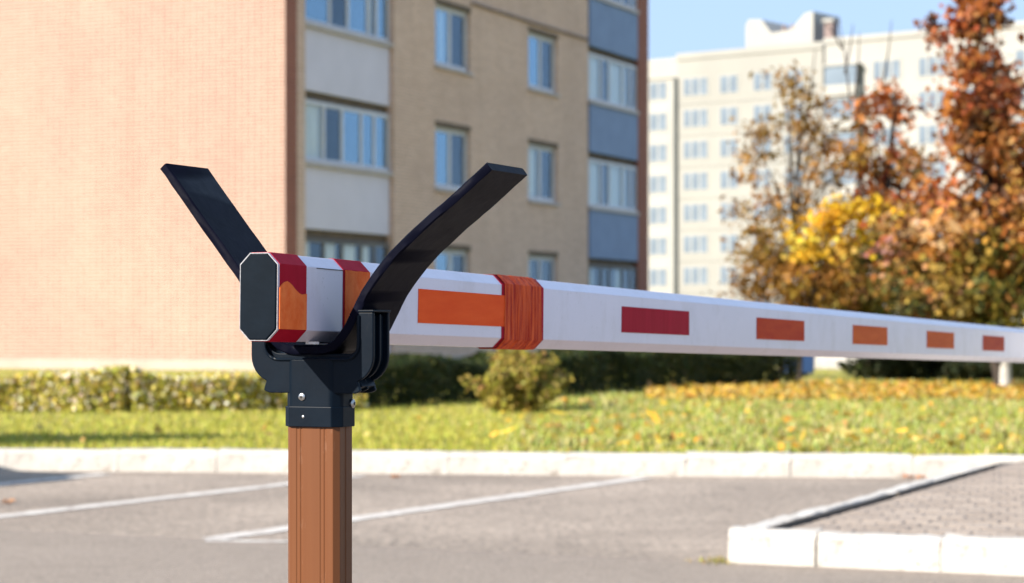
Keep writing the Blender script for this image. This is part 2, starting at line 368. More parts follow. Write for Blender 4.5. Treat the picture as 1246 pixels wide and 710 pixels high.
painted(ground_at(0, 630) - dl*1.6, ground_at(438, 579.5), 0.15)
painted(ground_at(0, 592) - dl*3.0, ground_at(128, 577.5), 0.15)
painted(ground_at(250, 659), ground_at(352, 660), 0.07)

# far kerb: stones side by side
kerb = sheet('kerb', [kp(-12, 0.01), kp(18, 0.01), kp(18, 0.17), kp(-12, 0.17)], 0.10, M['mortar'])
def kerb_stone(parent, L, h, wdt, org, dirv, nv, seed):
    rr = random.Random(seed); b = MB(); nx = 7; prof = [(0, -0.02), (0.004, h*0.6), (0.008, h-0.025), (0.024, h-0.004), (wdt-0.01, h), (wdt, h-0.02), (wdt, -0.02)]
    g = 0.004 if parent is not kerb else 0.001
    rows = []
    dz = rr.uniform(-.006, .004); dy = rr.uniform(-.006, .006)
    for i in range(nx+1):
        x = g + (L-2*g)*i/nx; rows.append([])
        for (y, z) in prof:
            e = 0.005 if 0.02 < z else 0.0
            if i in (0, nx) and z > h*0.5: e = 0.011
            rows[-1].append(len(b.v)); 
            b.v.append((x + (0.004*rr.uniform(-1, 1) if i in (0, nx) else 0), y + dy + rr.uniform(-e, e)*0.6, z + dz + rr.uniform(-e, e*0.5)))
    k = len(prof)
    for i in range(nx):
        for j in range(k-1): b.f.append((rows[i][j], rows[i+1][j], rows[i+1][j+1], rows[i][j+1]))
    b.f.append(tuple(rows[0])); b.f.append(tuple(reversed(rows[nx])))
    o = b.build('kerb_stone', M['kerb'], parent, loc=(org.x, org.y, org.z), rz=math.atan2(dirv.y, dirv.x))
    return o
s = -8.0; i = 0
while s < 16:
    L = 0.83 if i % 5 else 0.72
    kerb_stone(kerb, L, 0.158, 0.15, kp(s), kd, kn, 100+i); s += L; i += 1
# paved island
def isl(u, v, z): p = ip(u, v); return (p.x, p.y, z)
island = MB(); pu = 5.7
UL = (kp(0, 0) - C0); 
def u_end(v):                                      # where the island runs into the far kerb
    o = C0 + D2*v; den = D1.dot(kn); return (KA - o).dot(kn)/den
base = []
for v in (0.02, 2, 4, 6, 8): base.append((u_end(v) - 0.02, v))
poly = [ip(0.02, 0.02), ip(0.02, 8)] + [ip(u, v) for u, v in reversed(base)]
pav = sheet('pavement', poly, 0.112, M['mortar'])
ikerb = sheet('kerb', [ip(0.02, 0.02), ip(0.02, 8), ip(0.12, 8), ip(0.12, 0.02)], 0.10, M['mortar'])
org = ip(0, 0); s = 0.0
for i, L in enumerate((0.40, 0.54, 0.56, 0.55, 0.56, 0.55, 0.55, 0.56, 0.55, 0.55)):
    kerb_stone(ikerb, L, 0.152 + (0.004 if i == 0 else 0), 0.13, ip(0, s), D2, D1, 300+i); s += L
lk = sheet('kerb', [ip(0.14, 0.01), ip(0.14, 0.10), ip(u_end(0.1)-0.02, 0.10), ip(u_end(0)-0.02, 0.01)], 0.06, M['mortar'])
s = 0.135
for i, (L, hh, wd) in enumerate(((0.62, 0.158, 0.15), (0.78, 0.155, 0.14), (0.92, 0.142, 0.115), (0.95, 0.153, 0.135), (0.9, 0.149, 0.13), (0.75, 0.151, 0.13))):
    if s + L > u_end(0) - 0.02: L = u_end(0) - 0.03 - s
    kerb_stone(lk, L, hh, wd, ip(s + L, 0), -D1, D2, 400+i)
    o = ip(s, 0); MB().box(0.005, L-0.005, -wd-0.022, -wd-0.002, 0.05, hh-0.001-0.004*(i % 2)).build('shaded_gap_strip', M['mortar'], lk, loc=(o.x, o.y, 0), rz=math.atan2(D1.y, D1.x)); s += L  # added dark strip painting the shade and dirt of the inner kerb gap
# paving blocks
pme = MB().box(0.004, 0.196, 0.004, 0.096, -0.05, 0.0).mesh('paver', M['paver'], bevel=0.004, seg=1)
cells = []
iu = 0
for iu in range(60):
    for iv in range(-1, 40):
        u = 0.145 + iu*0.1; v = 0.195 + iv*0.2 + (0.1 if iu % 2 else 0.0); half = v < 0.18
        if v < 0.08: continue
        if half: v = 0.195
        if v + 0.2 > 7.5 or u + 0.1 > u_end(v + 0.2) - 0.03: continue
        p = ip(u, v); pxx = 623 + p.x/p.y*F
        cells.append((p.y + (0 if pxx < 1290 else 100), u, v, half))
cells.sort(); rest = MB()
pmh = MB().box(0.004, 0.096, 0.004, 0.096, -0.05, 0.0).mesh('paver_half', M['paver'], bevel=0.004, seg=1)
for k, (_, u, v, half) in enumerate(cells):
    z = 0.138 + random.uniform(-.0015, .0015)
    if k < 300:
        o = link('paver', pmh if half else pme, pav, loc=ip(u + 0.1, v) + Vector((0, 0, z)), rz=math.atan2(D2.y, D2.x) )
        o.rotation_euler = (random.uniform(-.012, .012), random.uniform(-.006, .006), math.atan2(D2.y, D2.x))
        o.location = ip(u, v) + Vector((0, 0, z))
    else:
        a, b_, c, d = ip(u+.0025, v+.0025), ip(u+.0025, v+(.0975 if half else .1975)), ip(u+.0975, v+(.0975 if half else .1975)), ip(u+.0975, v+.0025)
        n = len(rest.v); rest.v += [(q.x, q.y, z) for q in (a, b_, c, d)] + [(q.x, q.y, z-.04) for q in (a, b_, c, d)]
        rest.f += [(n, n+1, n+2, n+3)] + [(n+i, n+4+i, n+4+(i+1) % 4, n+(i+1) % 4) for i in range(4)]
o = rest.build('paver_field', M['paver'], pav); o['kind'] = 'stuff'
# lawn
sheet('lawn', [kp(-14, 0.14), kp(30, 0.14), (140, 60), (160, 300), (-160, 300), (-140, 60)], LZ, M['lawn'])

# grass on the lawn: only where the picture could see single blades
def lawn_pts(n, d0, d1, x0=-0.27, x1=0.29):
    dd = 1/rng.uniform(1/d1, 1/d0, n); k = rng.uniform(x0, x1, n)
    P = np.stack([k*dd, dd, np.full(n, LZ)], 1)
    off = (P[:, 0]-KA.x)*kn.x + (P[:, 1]-KA.y)*kn.y
    return P[off > 0.17]
GREEN = [(0.37, 0.37, 0.05), (0.30, 0.325, 0.045), (0.44, 0.40, 0.07), (0.46, 0.39, 0.14)]
P = lawn_pts(90000, 15.5, 44); n = len(P)
h = rng.uniform(0.025, 0.06, n); 
o = link('grass', blades('grass', P, h, rng.uniform(0.004, 0.010, n), palette(GREEN, [5, 3, 4, 1.5], n), 0.8)); tag(o, 'short yellow green mown grass on the lawn behind the white kerb', 'grass', kind='stuff')
P = lawn_pts(60000, 15.6, 36, -0.02, 0.29); n = len(P)
pxs = 623 + P[:, 0]/P[:, 1]*F
clump = 0.5 + 0.5*np.sin(P[:, 0]*3.1 + 1.3*np.sin(P[:, 1]*2.3)) * np.sin(P[:, 1]*2.7 + 1.1*np.cos(P[:, 0]*1.9))
keep = (rng.uniform(0, 1, n) < np.clip((pxs-580)/160, 0, 1)) & (rng.uniform(0, 1, n) < 0.25 + 0.75*clump); P = P[keep]; clump = clump[keep]; n = len(P)
h = rng.uniform(0.03, 0.075, n) * (0.6 + clump*0.9)
o = link('weeds', blades('weeds', P, h, rng.uniform(0.008, 0.022, n), palette([(0.33, 0.35, 0.06), (0.24, 0.31, 0.06), (0.42, 0.43, 0.17), (0.48, 0.40, 0.20), (0.36, 0.28, 0.08)], [4, 4, 3, 2, 2], n), 0.9)); tag(o, 'rough taller weeds on the right half of the lawn', 'weeds', kind='stuff')
# fallen leaves
P1 = lawn_pts(4200, 26.0, 33, 0.06, 0.29); P2 = lawn_pts(400, 15.6, 26, -0.01, 0.29); P3 = lawn_pts(30, 15.6, 24, -0.26, 0.0)
P = np.concatenate([P1, P2, P3]); n = len(P); P[:, 2] += rng.uniform(0.03, 0.09, n)
o = link('fallen_leaves', leaf_cards('fallen_leaves', P, rng.uniform(0.04, 0.075, n), palette([(0.62, 0.40, 0.05), (0.58, 0.30, 0.04), (0.50, 0.28, 0.09), (0.55, 0.42, 0.14)], [5, 2, 1.5, 3], n), flat=2.2)); tag(o, 'yellow and orange leaves fallen on the grass', 'leaves', kind='stuff')

# ================================================================== THE BRICK APARTMENT BUILDING
B1 = Vector((-4.13, 44.6, 0)) - D1*0.89
bld = empty('apartment_building', B1, GRID)
tag(bld, 'near apartment building of tan brick with white and blue balcony panels', 'building')
H = 14.9; LEN = 20.55; DEP = 13.0
win_x = [(6.85, 8.70), (12.14, 14.0)]
bal = [(0.84, 4.77, 0.23, 0), (16.1, 19.72, 0.12, 1)]
wz = [(1.36 + 2.775*k, 2.77 + 2.775*k) for k in range(5)]
bz = [(0.10 + 2.8*0, 14.3)]
openings = [(a, b, z0, z1, 0.14) for (a, b) in win_x for (z0, z1) in wz]
openings += [(a, b, 0.12, 14.2, r) for (a, b, r, _) in bal]
def wall_holes(x0, x1, z0, z1, ops, name, m, parent):
    xs = sorted({x0, x1} | {v for o in ops for v in o[:2]}); zs = sorted({z0, z1} | {v for o in ops for v in o[2:4]})
    b = MB()
    for i in range(len(xs)-1):
        for j in range(len(zs)-1):
            cx, cz = (xs[i]+xs[i+1])/2, (zs[j]+zs[j+1])/2
            if any(o[0] < cx < o[1] and o[2] < cz < o[3] for o in ops): continue
            b.quad((xs[i], 0, zs[j]), (xs[i+1], 0, zs[j]), (xs[i+1], 0, zs[j+1]), (xs[i], 0, zs[j+1]))
    for (a, c, p, q, r) in ops:
        b.quad((a, 0, p), (a, 0, q), (a, r, q), (a, r, p)); b.quad((c, 0, p), (c, r, p), (c, r, q), (c, 0, q))
        b.quad((a, 0, q), (c, 0, q), (c, r, q), (a, r, q)); b.quad((a, 0, p), (a, r, p), (c, r, p), (c, 0, p))
    me = bpy.data.meshes.new(name); me.from_pydata(b.v, [], b.f); me.materials.append(m)
    return link(name, me, parent)
wall_holes(0.48, 19.72, 0.30, H, openings, 'front_wall', M['brick_shade_lifted'], bld)
MB().box(0.003, 0.48, -0.012, 0.3, 0.30, H).build('corner_strip', M['brick_red'], bld)
MB().box(19.72, LEN, -0.05, 0.3, 0.30, H).build('corner_strip', M['brick_red'], bld)
MB().box(0.0, 0.30, -0.006, DEP, 0.33, H).build('side_wall', M['brick_sun_lowered'], bld)
MB().box(0.0, LEN, DEP, DEP+0.3, 0.30, H).build('rear_wall', M['brick_shade_lifted'], bld)
MB().box(LEN-0.3, LEN-0.002, 0.3, DEP, 0.30, H).build('side_wall', M['brick_sun_lowered'], bld)
MB().box(-0.06, LEN+0.04, -0.06, DEP+0.35, 0.0, 0.33).build('plinth', M['plinth'], bld, bevel=0.01)
MB().box(-0.15, LEN+0.15, -0.15, DEP+0.45, H, H+0.35).build('roof', M['roof'], bld)
# a dark storey interior: floors and a rear partition keep the rooms dim
for k in range(6): MB().box(0.31, LEN-0.31, 0.9, 5.0, 0.36+2.79*k, 0.5+2.79*k).build('storey_floor', M['room'], bld)
MB().box(0.31, LEN-0.31, 5.0, 5.2, 0.36, H-0.05).build('partition', M['room'], bld)
for x in (5.6, 10.2, 15.1): MB().box(x, x+0.15, 0.5, 4.99, 0.36, H-0.1).build('partition', M['room'], bld)
MB().tube([(8.72, -0.035, 8.55), (12.0, -0.035, 8.54), (16.05, -0.035, 8.55)], [0.032]*3, 8).build('gas_pipe', M['pipe'], bld, smooth=True)
def frame_rects(w, h, splits, t=0.07, dpt=0.06):
    """frame in x 0..w, z 0..h with mullions at splits; returns mb and the pane rects"""
    b = MB(); xs = [0] + list(splits) + [w]
    b.box(0, w, 0, dpt, 0, t); b.box(0, w, 0, dpt, h-t, h); b.box(0, t, 0, dpt, t, h-t); b.box(w-t, w, 0, dpt, t, h-t)
    panes = []
    for i, x in enumerate(xs[1:-1]): b.box(x-t*0.6, x+t*0.6, 0, dpt, t, h-t)
    for i in range(len(xs)-1):
        l_ = xs[i] + (t if i == 0 else t*0.6); r_ = xs[i+1] - (t if i == len(xs)-2 else t*0.6); panes.append((l_, r_, t, h-t))
    return b, panes
def glazing(parent, name, x, y, z, w, h, splits, fm, t=0.07, curt=(), dim=False):
    b, panes = frame_rects(w, h, splits, t)
    f = b.build(name, fm, parent, bevel=0.008, seg=1, loc=(x, y, z))
    for k, (l_, r_, p, q) in enumerate(panes):
        MB().box(l_+.001, r_-.001, 0.025, 0.033, p+.001, q-.001).build('pane', M['glass_dark'] if dim or any(a_ < (l_+r_)/2 < b_ for a_, b_ in curt) or (k == len(panes)-1 and len(panes) < 4) or (len(panes) > 3 and k == 1) else M['glass'], f)
    for (l_, r_) in curt:                                          # hanging folds
        c = MB(); N = 14
        for i in range(N):
            xa = l_ + (r_-l_)*i/N; xb = l_ + (r_-l_)*(i+1)/N; ya, yb = 0.09+0.02*math.sin(i*1.9), 0.09+0.02*math.sin((i+1)*1.9)
            c.quad((xa, ya, 0.03), (xb, yb, 0.03), (xb, yb, h-.03), (xa, ya, h-.03))
        c.build('curtain', M['curtain'], f)
    return f
for wi, (xa, xb) in enumerate(win_x):
    for k, (z0, z1) in enumerate(wz):
        w = xb-xa; h = z1-z0
        cu = [[(0.9, 1.25)], [(0.06, 0.30)], [(0.5, 0.8)], [(0.05, 0.25)], [(0.1, 0.5)]][k] if wi == 0 else [[(0.06, 0.5)], [(0.06, 0.85)], [(0.06, 0.35)], [(0.4, 0.8)], [(0.1, 0.7)]][k]
        f = glazing(bld, 'window', xa+.005, 0.085, z0+.005, w-.01, h-.01, (w*0.5,), M['frame'], 0.11, cu)
        MB().box(-0.06, w+0.05, -0.15, 0.0, -0.07, -0.008).build('sill', M['sill'], f)
        MB().box(-0.03, w+0.03, -0.095, -0.02, h-0.008, h+0.11).build('lintel', M['lintel'], f)
for (xa, xb, rec, kind) in bal:
    w = xb-xa
    for k in range(5):
        pz0 = (0.18 if kind == 0 else 0.03) + 2.8*k; pz1 = (1.46 if kind == 0 else 1.28) + 2.8*k
        if kind == 1: pz0 = 0.14 if k == 0 else 2.8*k; pz1 = 1.28+2.8*k
        pnl = MB().box(xa+.02, xb-.02, rec-0.14 if kind == 0 else rec-0.17, rec-0.06, pz0, pz1).build('balcony_parapet', M['panel_white'] if kind == 0 else M['panel_blue'], bld, bevel=0.01, seg=1)
        MB().box(xa-0.03 if kind else xa+0.01, xb-.01, rec-0.22, rec+0.0, pz1+.002, pz1+0.09).build('sill', M['sill'], pnl)
        MB().box(xa+.01, xb-.01, rec-0.05, rec+0.9, pz0-0.16, pz0-0.02).build('slab', M['lintel'], pnl)
        zt = (pz0 if k == 0 else pz0) + 2.8 - 0.18 if kind == 0 else 2.8*(k+1)-0.17
        z0 = pz1+0.095; h = zt - z0
        if kind == 0:
            sp = [(0.95, 1.75, 2.6, 3.2)] * 5; sp = sp[k] if k != 2 else (1.2, 2.0, 2.9, 3.3)
            cu = [[(0.1, 0.5), (1.1, 1.6), (1.9, 2.5), (2.7, 3.1)], [(0.08, 1.2)], [(2.9, 3.2)], [(0.3, 0.8)], []][k]
            fm = M['frame'] if k != 0 else M['frame_dark']
        else:
            sp = (0.9, 1.5, 2.5, 3.1); cu = [[(0.2, 0.5), (2.2, 2.5)], [(0.05, 0.9), (1.6, 3.0)], [(0.1, 0.9), (1.5, 3.0)], [(0.1, 0.7)], []][k]
            fm = M['frame_dark'] if k == 0 else M['frame']
        glazing(bld, 'balcony_glazing', xa+.02, rec-0.13, z0, w-.04, h, sp, fm, 0.085, cu, kind == 1 or k == 0)

# ================================================================== THE FAR PANEL BLOCK
E1 = Vector((0.8, -0.6, 0)); fb0 = Vector((14.6, 200, 0)) - E1*14
blk = empty('apartment_block', fb0, math.atan2(-0.6, 0.8))
tag(blk, 'pale nine storey panel block far behind the autumn trees', 'building')
def bx(name, m, *a, parent=blk): return MB().box(*a).build(name, m, parent)
S0 = 14.0
bx('wall', M['block_wall'], S0+0.4, S0+15.2, 0, 13, 0, 24.8)
bx('wall', M['block_white'], 0, S0+0.1, 0.25, 13, 0, 24.3)
bx('wall', M['block_white'], S0+15.9, S0+64, -0.9, 13, 0, 25.0)
bx('stair_recess', M['block_wall'], S0+15.2, S0+15.9, 0.9, 13, 0, 24.4)
bx('downpipe', M['block_joint'], S0+0.08, S0+0.42, -0.25, 13, 0, 23.2)
bx('parapet', M['block_wall'], S0+0.3, S0+15.25, -0.12, 0.3, 24.81, 25.4)
bx('parapet', M['block_white'], 0, S0+0.6, 0.1, 0.6, 23.3, 25.1)
bx('parapet', M['block_white'], S0+15.8, S0+64, -1.05, -0.6, 25.01, 25.5)
prof = [(6.6, 24.9), (13.4, 24.9), (13.4, 28.3), (12.6, 28.2), (11.2, 26.9), (9.2, 26.75), (8.2, 28.0), (6.9, 28.1), (6.6, 27.6)]
MB().prism([(S0+a, b) for a, b in prof], 1.5, 6.0, lambda p, t: (p[0], t, p[1])).build('lift_house', M['block_white'], blk)
for x in (9.4, 10.2, 11.0): MB().tube([(S0+x, 3.5, 26.6), (S0+x, 3.5, 27.6)], [0.22, 0.2], 8).build('vent_pipe', M['pipe'], blk)
bx('chimney', M['pipe'], S0+14.2, S0+15.0, 2, 3, 24.8, 27.3); bx('chimney_cap', M['block_white'], S0+14.05, S0+15.15, 1.85, 3.15, 27.31, 27.6)
# windows: one shared frame and pane mesh per width
wm = {}
for w in (2.7, 2.0, 2.9):
    b, panes = frame_rects(w, 1.75, (w*0.5,) if w < 2.5 else (w*0.33, w*0.67), 0.12, 0.06)
    g = MB(); 
    for (l_, r_, p, q) in panes: g.box(l_, r_, 0.02, 0.05, p, q)
    wm[w] = (b.mesh('window', M['block_white']), g.mesh('pane', M['far_glass']))
def fwin(x, y, z, w):
    f = link('window', wm[w][0], blk, loc=(x, y-0.055, z)); link('pane', wm[w][1], f)
for k in range(8):
    zc = 22.2 - 2.82*k - 0.75
    for sx, w in ((2.3, 2.7), (5.78, 2.0), (9.2, 2.0), (12.3, 2.0)): fwin(S0+sx-w/2, 0, zc, w)
    for sx in (-2.3, -6.5): fwin(S0+sx-1.45, 0.25, zc-0.1, 2.9)
    for sx in (20.4, 24.6, 28.8, 33.2, 37.5, 42, 46): fwin(S0+sx, -0.9, zc+0.1, 2.0 if int(sx) % 2 else 2.7)
    # loggias on the nearer part of the block
    lg = bx('loggia', M['block_white'], S0+16.3, S0+19.4, -1.9, -0.905, zc-1.0, zc-0.1)
    MB().box(S0+16.35, S0+19.35, -1.8, -1.72, zc-0.09, zc+1.5).build('pane', M['far_glass'], lg)
    MB().box(S0+16.2, S0+19.5, -1.95, -0.91, zc+1.51, zc+1.65).build('slab', M['block_white'], lg)
    if k: 
        MB().box(S0+0.45, S0+15.15, -0.03, 0.0, zc+2.12, zc+2.15).build('panel_joint', M['block_joint'], blk)

# ================================================================== HEDGES, SHRUBS, TREES
def hedge(name, pts, wdt, hgt, n, pal, wts, label, size=(0.04, 0.075), stem_n=26):
    """a clipped hedge along a polyline"""
    root = empty(name, (0, 0, 0)); root.location = (pts[0].x, pts[0].y, LZ)
    seg = [(pts[i], pts[i+1]) for i in range(len(pts)-1)]; ln = np.array([(b-a).length for a, b in seg]); pr = ln/ln.sum()
    k = rng.choice(len(seg), n, p=pr); t = rng.uniform(0, 1, n)
    A = np.array([seg[i][0][:] for i in range(len(seg))])[k]; Bp = np.array([seg[i][1][:] for i in range(len(seg))])[k]
    P = A + (Bp-A)*t[:, None]; d = unit((Bp-A)); nn = np.stack([-d[:, 1], d[:, 0], np.zeros(n)], 1)
    u = rng.uniform(-1, 1, n); v = rng.uniform(0, 1, n) ** 0.8
    shell = rng.uniform(0, 1, n) < 0.7
    side = rng.uniform(0, 1, n)
    u = np.where(shell & (side < 0.7), np.sign(u)*rng.uniform(0.8, 1.08, n), u); v = np.where(shell & (side >= 0.7), rng.uniform(0.9, 1.04, n), v)
    lump = 1 + 0.10*np.sin(P[:, 0]*2.7 + P[:, 1]*1.9) + 0.07*np.sin(P[:, 0]*7.3 - P[:, 1]*5.1)
    outw = nn*(np.sign(u)*(np.abs(u) > 0.75)*2.0)[:, None] + np.array([0, 0, 1.6])*(v > 0.88)[:, None]
    P = P + nn*(u*wdt/2*(1+0.15*np.sin(P[:, 0]*4.1+P[:, 1]*3))*(0.8+0.2*v))[:, None]
    P[:, 2] = 0.03 + v*hgt*lump
    P -= np.array([pts[0].x, pts[0].y, 0])
    link('foliage', leaf_cards('foliage', P, rng.uniform(*size, n), palette(pal, wts, n), out=outw), root)
    st = MB(); rr = random.Random(n)
    for i in range(stem_n*len(seg)):
        a, b = seg[i % len(seg)]; q = a + (b-a)*rr.random() - pts[0]; q.z = 0
        q += Vector((rr.uniform(-.5, .5), rr.uniform(-.5, .5), 0))*wdt*0.5
        st.tube([q, q+Vector((rr.uniform(-.06, .06), rr.uniform(-.06, .06), hgt*0.45)), q+Vector((rr.uniform(-.15, .15), rr.uniform(-.15, .15), hgt*0.85))], [0.014, 0.010, 0.004], 5)
    st.build('stems', M['bark'], root)['kind'] = 'stuff'
    return tag(root, label, 'hedge')
hl = [ground_at(-260, 503, LZ), ground_at(150, 503, LZ), ground_at(436, 500, LZ)]
hedge('hedge', [h_ + Vector((0, 0.35, 0)) for h_ in hl], 0.7, 0.37, 26000, [(0.50, 0.43, 0.065), (0.38, 0.35, 0.045), (0.60, 0.50, 0.13), (0.72, 0.66, 0.48), (0.24, 0.13, 0.04)], [5, 3.5, 3.5, 3.6, 0.8], 'sunlit yellow green clipped hedge in front of the sun-toned brick wall', stem_n=60)
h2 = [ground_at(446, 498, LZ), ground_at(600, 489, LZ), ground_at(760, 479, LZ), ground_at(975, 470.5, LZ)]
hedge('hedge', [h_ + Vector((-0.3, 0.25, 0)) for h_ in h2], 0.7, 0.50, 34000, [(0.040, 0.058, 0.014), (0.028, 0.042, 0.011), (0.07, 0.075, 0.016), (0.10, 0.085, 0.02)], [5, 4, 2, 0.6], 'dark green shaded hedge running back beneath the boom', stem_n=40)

# small juniper-like shrub in front of the dark hedge
def shrub(name, base, w, h, n, pal, wts, label, size=(0.03, 0.06), cat='shrub', spiky=True, spread=0.5):
    root = empty(name, base); rr = random.Random(int(base.x*1000)); st = MB(); P = []
    for i in range(46):
        a = rr.uniform(0, 2*math.pi); r = rr.random()**0.6; hh = h*(1.0 - 0.55*r*r)*rr.uniform(0.75, 1.08)
        tip = Vector((math.cos(a)*r*w/2*1.15, math.sin(a)*r*w/2*1.15, hh)); mid = Vector((tip.x*0.5, tip.y*0.5, hh*0.42))
        st.tube([(tip.x*0.12, tip.y*0.12, -0.02), mid, tip], [0.012, 0.008, 0.003], 5)
        m_ = n//46; t = rng.uniform(0.12, 1.0, m_)[:, None]
        q = (1-t)**2*np.array([tip.x*.12, tip.y*.12, 0]) + 2*t*(1-t)*np.array(mid[:]) + t*t*np.array(tip[:])
        P.append(q + rng.normal(0, 1, (m_, 3))*np.array([0.055, 0.055, 0.045])*(1.15-0.6*t)*spread*2)
    P = np.concatenate(P); P[:, 2] = np.maximum(P[:, 2], 0.01)
    st.build('stems', M['bark'], root)['kind'] = 'stuff'
    link('foliage', leaf_cards('foliage', P, rng.uniform(*size, len(P)), palette(pal, wts, len(P))), root)
    return tag(root, label, cat)
shrub('shrub', ground_at(628, 503, LZ), 1.0, 0.70, 9000, [(0.36, 0.30, 0.05), (0.25, 0.225, 0.04), (0.46, 0.36, 0.10), (0.26, 0.15, 0.05)], [4, 4, 2, 1.2], 'feathery olive yellow shrub standing alone in front of the dark hedge')

def tree(name, base, trunk, masses, label, leafsize=(0.07, 0.13), r0=0.09, white=0.0, limbs=22, twigs=()):
    """trunk: list of world points above the base; masses: (px, py, rx, ry, clumps, leaves per clump, clump radius, palette, weights) at the tree's own distance"""
    root = empty(name, base); d = base.y; rr = random.Random(int(base.x*977))
    tp = [Vector((0, 0, -0.05))] + [Vector(t) - base for t in trunk]
    tr = MB(); m = len(tp); tr.tube(tp, [r0*(1-0.8*i/(m-1)) for i in range(m)], 9)
    trunk_o = tr.build('trunk', M['bark'], root, smooth=True)
    if white:
        zt = white; k = 0
        for i in range(m-1):
            if tp[i+1].z >= zt: k = i; break
        f = (zt-tp[k].z)/(tp[k+1].z-tp[k].z); top = tp[k].lerp(tp[k+1], f)
        MB().tube([tp[0], tp[0].lerp(top, 0.5), top], [r0*1.12, r0*1.06, r0*1.01], 10).build('whitewash', M['whitewash'], root, smooth=True)
    P, C, S = [], [], []; cen = []
    for (px, py, rx, ry, nc, nl, cr, pal, wts) in masses:
        s_ = d/F; c0 = at(px, py, d) - base
        for i in range(nc):
            v = rng.normal(size=3); v /= np.linalg.norm(v); v *= rng.uniform(0.25, 1.0)**0.5
            c = np.array([c0.x + v[0]*rx*s_, v[1]*max(rx, ry)*s_*0.8, c0.z + v[2]*ry*s_]); cen.append(c)
            nn = int(nl*rng.uniform(0.5, 1.5)); q = rng.normal(0, 1, (nn, 3))*np.array([1, 1, 0.7])*cr*rng.uniform(0.6, 1.3)
            P.append(c + q); base_c = palette(pal, wts, 1, 0.35)
            mixk = palette(pal, wts, nn, 0.2); C.append(mixk*0.5 + base_c*0.5); S.append(rng.uniform(*leafsize, nn))
    P = np.concatenate(P); C = np.concatenate(C); S = np.concatenate(S); P[:, 2] = np.maximum(P[:, 2], 0.25)
    link('crown', leaf_cards('crown', P, S, np.clip(C, 0.004, 0.9)), root)
    lb = MB(); pick = rr.sample(range(len(cen)), min(limbs, len(cen)))
    for i in pick:
        c = Vector(cen[i]); j = 1 + int((m-2)*min(0.9, max(0.1, (c.z*0.6)/max(0.5, tp[-1].z)))); a = tp[min(j, m-2)].lerp(tp[min(j+1, m-1)], rr.random())
        mid = a.lerp(c, 0.5) + Vector((0, 0, 0.12*(c-a).length))
        lb.tube([a, mid, c], [r0*0.30, r0*0.18, r0*0.06], 5)
    for (pa, pb) in twigs:
        lb.tube([pa - base, pa.lerp(pb, 0.5) - base + Vector((0.02, 0, 0.03)), pb - base], [0.02, 0.013, 0.006], 5)
    lb.build('limbs', M['bark'], root)
    return tag(root, label, 'tree', 'autumn trees at the edge of the lawn')
RED = [(0.32, 0.085, 0.026), (0.42, 0.15, 0.035), (0.20, 0.045, 0.02), (0.56, 0.30, 0.15), (0.13, 0.075, 0.02)]
ORG = [(0.42, 0.16, 0.03), (0.32, 0.10, 0.026), (0.56, 0.31, 0.07), (0.11, 0.065, 0.016), (0.62, 0.39, 0.24)]
OLV = [(0.16, 0.135, 0.025), (0.26, 0.18, 0.03), (0.06, 0.065, 0.015), (0.48, 0.30, 0.06), (0.50, 0.22, 0.10)]
GLD = [(0.36, 0.185, 0.026), (0.25, 0.12, 0.022), (0.48, 0.29, 0.06), (0.15, 0.08, 0.018)]
YEL = [(0.72, 0.46, 0.025), (0.62, 0.36, 0.02), (0.78, 0.56, 0.10)]
tb = ground_at(1221, 477, LZ); d = tb.y
tree('tree', tb, [at(1213, 440, d), at(1222, 400, d), at(1226, 360, d), at(1216, 280, d), at(1200, 190, d), at(1190, 100, d), at(1187, 10, d)],
     [(1188, 15, 30, 32, 10, 45, 0.11, RED, [4, 3, 3, 1, 1]), (1158, 35, 34, 22, 6, 36, 0.10, RED, [4, 2, 4, 1, 1]), (1190, 110, 50, 62, 26, 62, 0.16, RED, [4, 4, 2, 2, 1]),
      (1188, 215, 84, 78, 38, 56, 0.19, ORG, [4, 4, 2, 2, 1.5]), (1180, 300, 124, 70, 40, 58, 0.20, ORG, [3, 3, 2, 3, 2]), (1320, 250, 110, 130, 60, 70, 0.22, ORG, [3, 3, 2, 3, 1]),
      (1200, 350, 120, 60, 66, 74, 0.20, OLV, [4, 3, 6, 1.6, 1.2])],
     'tall orange red tree with a whitewashed leaning trunk at right', r0=0.10, white=0.75, limbs=60)
tb = ground_at(1061, 468, LZ) + Vector((0, 2.0, 0)); tb.x = (1061-623)/F*tb.y; d = tb.y
tree('tree', tb, [at(1061, 430, d), at(1064, 380, d), at(1070, 320, d), at(1080, 240, d), at(1086, 160, d), at(1088, 110, d)],
     [(1080, 150, 36, 50, 10, 40, 0.16, RED, [4, 3, 3, 1, 1]), (1085, 230, 50, 60, 20, 45, 0.18, RED, [4, 4, 3, 1, 1]), (1095, 320, 72, 58, 46, 70, 0.2, OLV, [4, 3, 5, 1.5, 2]), (1080, 375, 90, 30, 34, 80, 0.18, OLV, [4, 3, 4, 1, 1])],
     'rusty brown tree between the golden tree and the tall red one', r0=0.10, limbs=40)
tb = Vector(((950-623)/F*36.0, 36.0, LZ)); d = tb.y
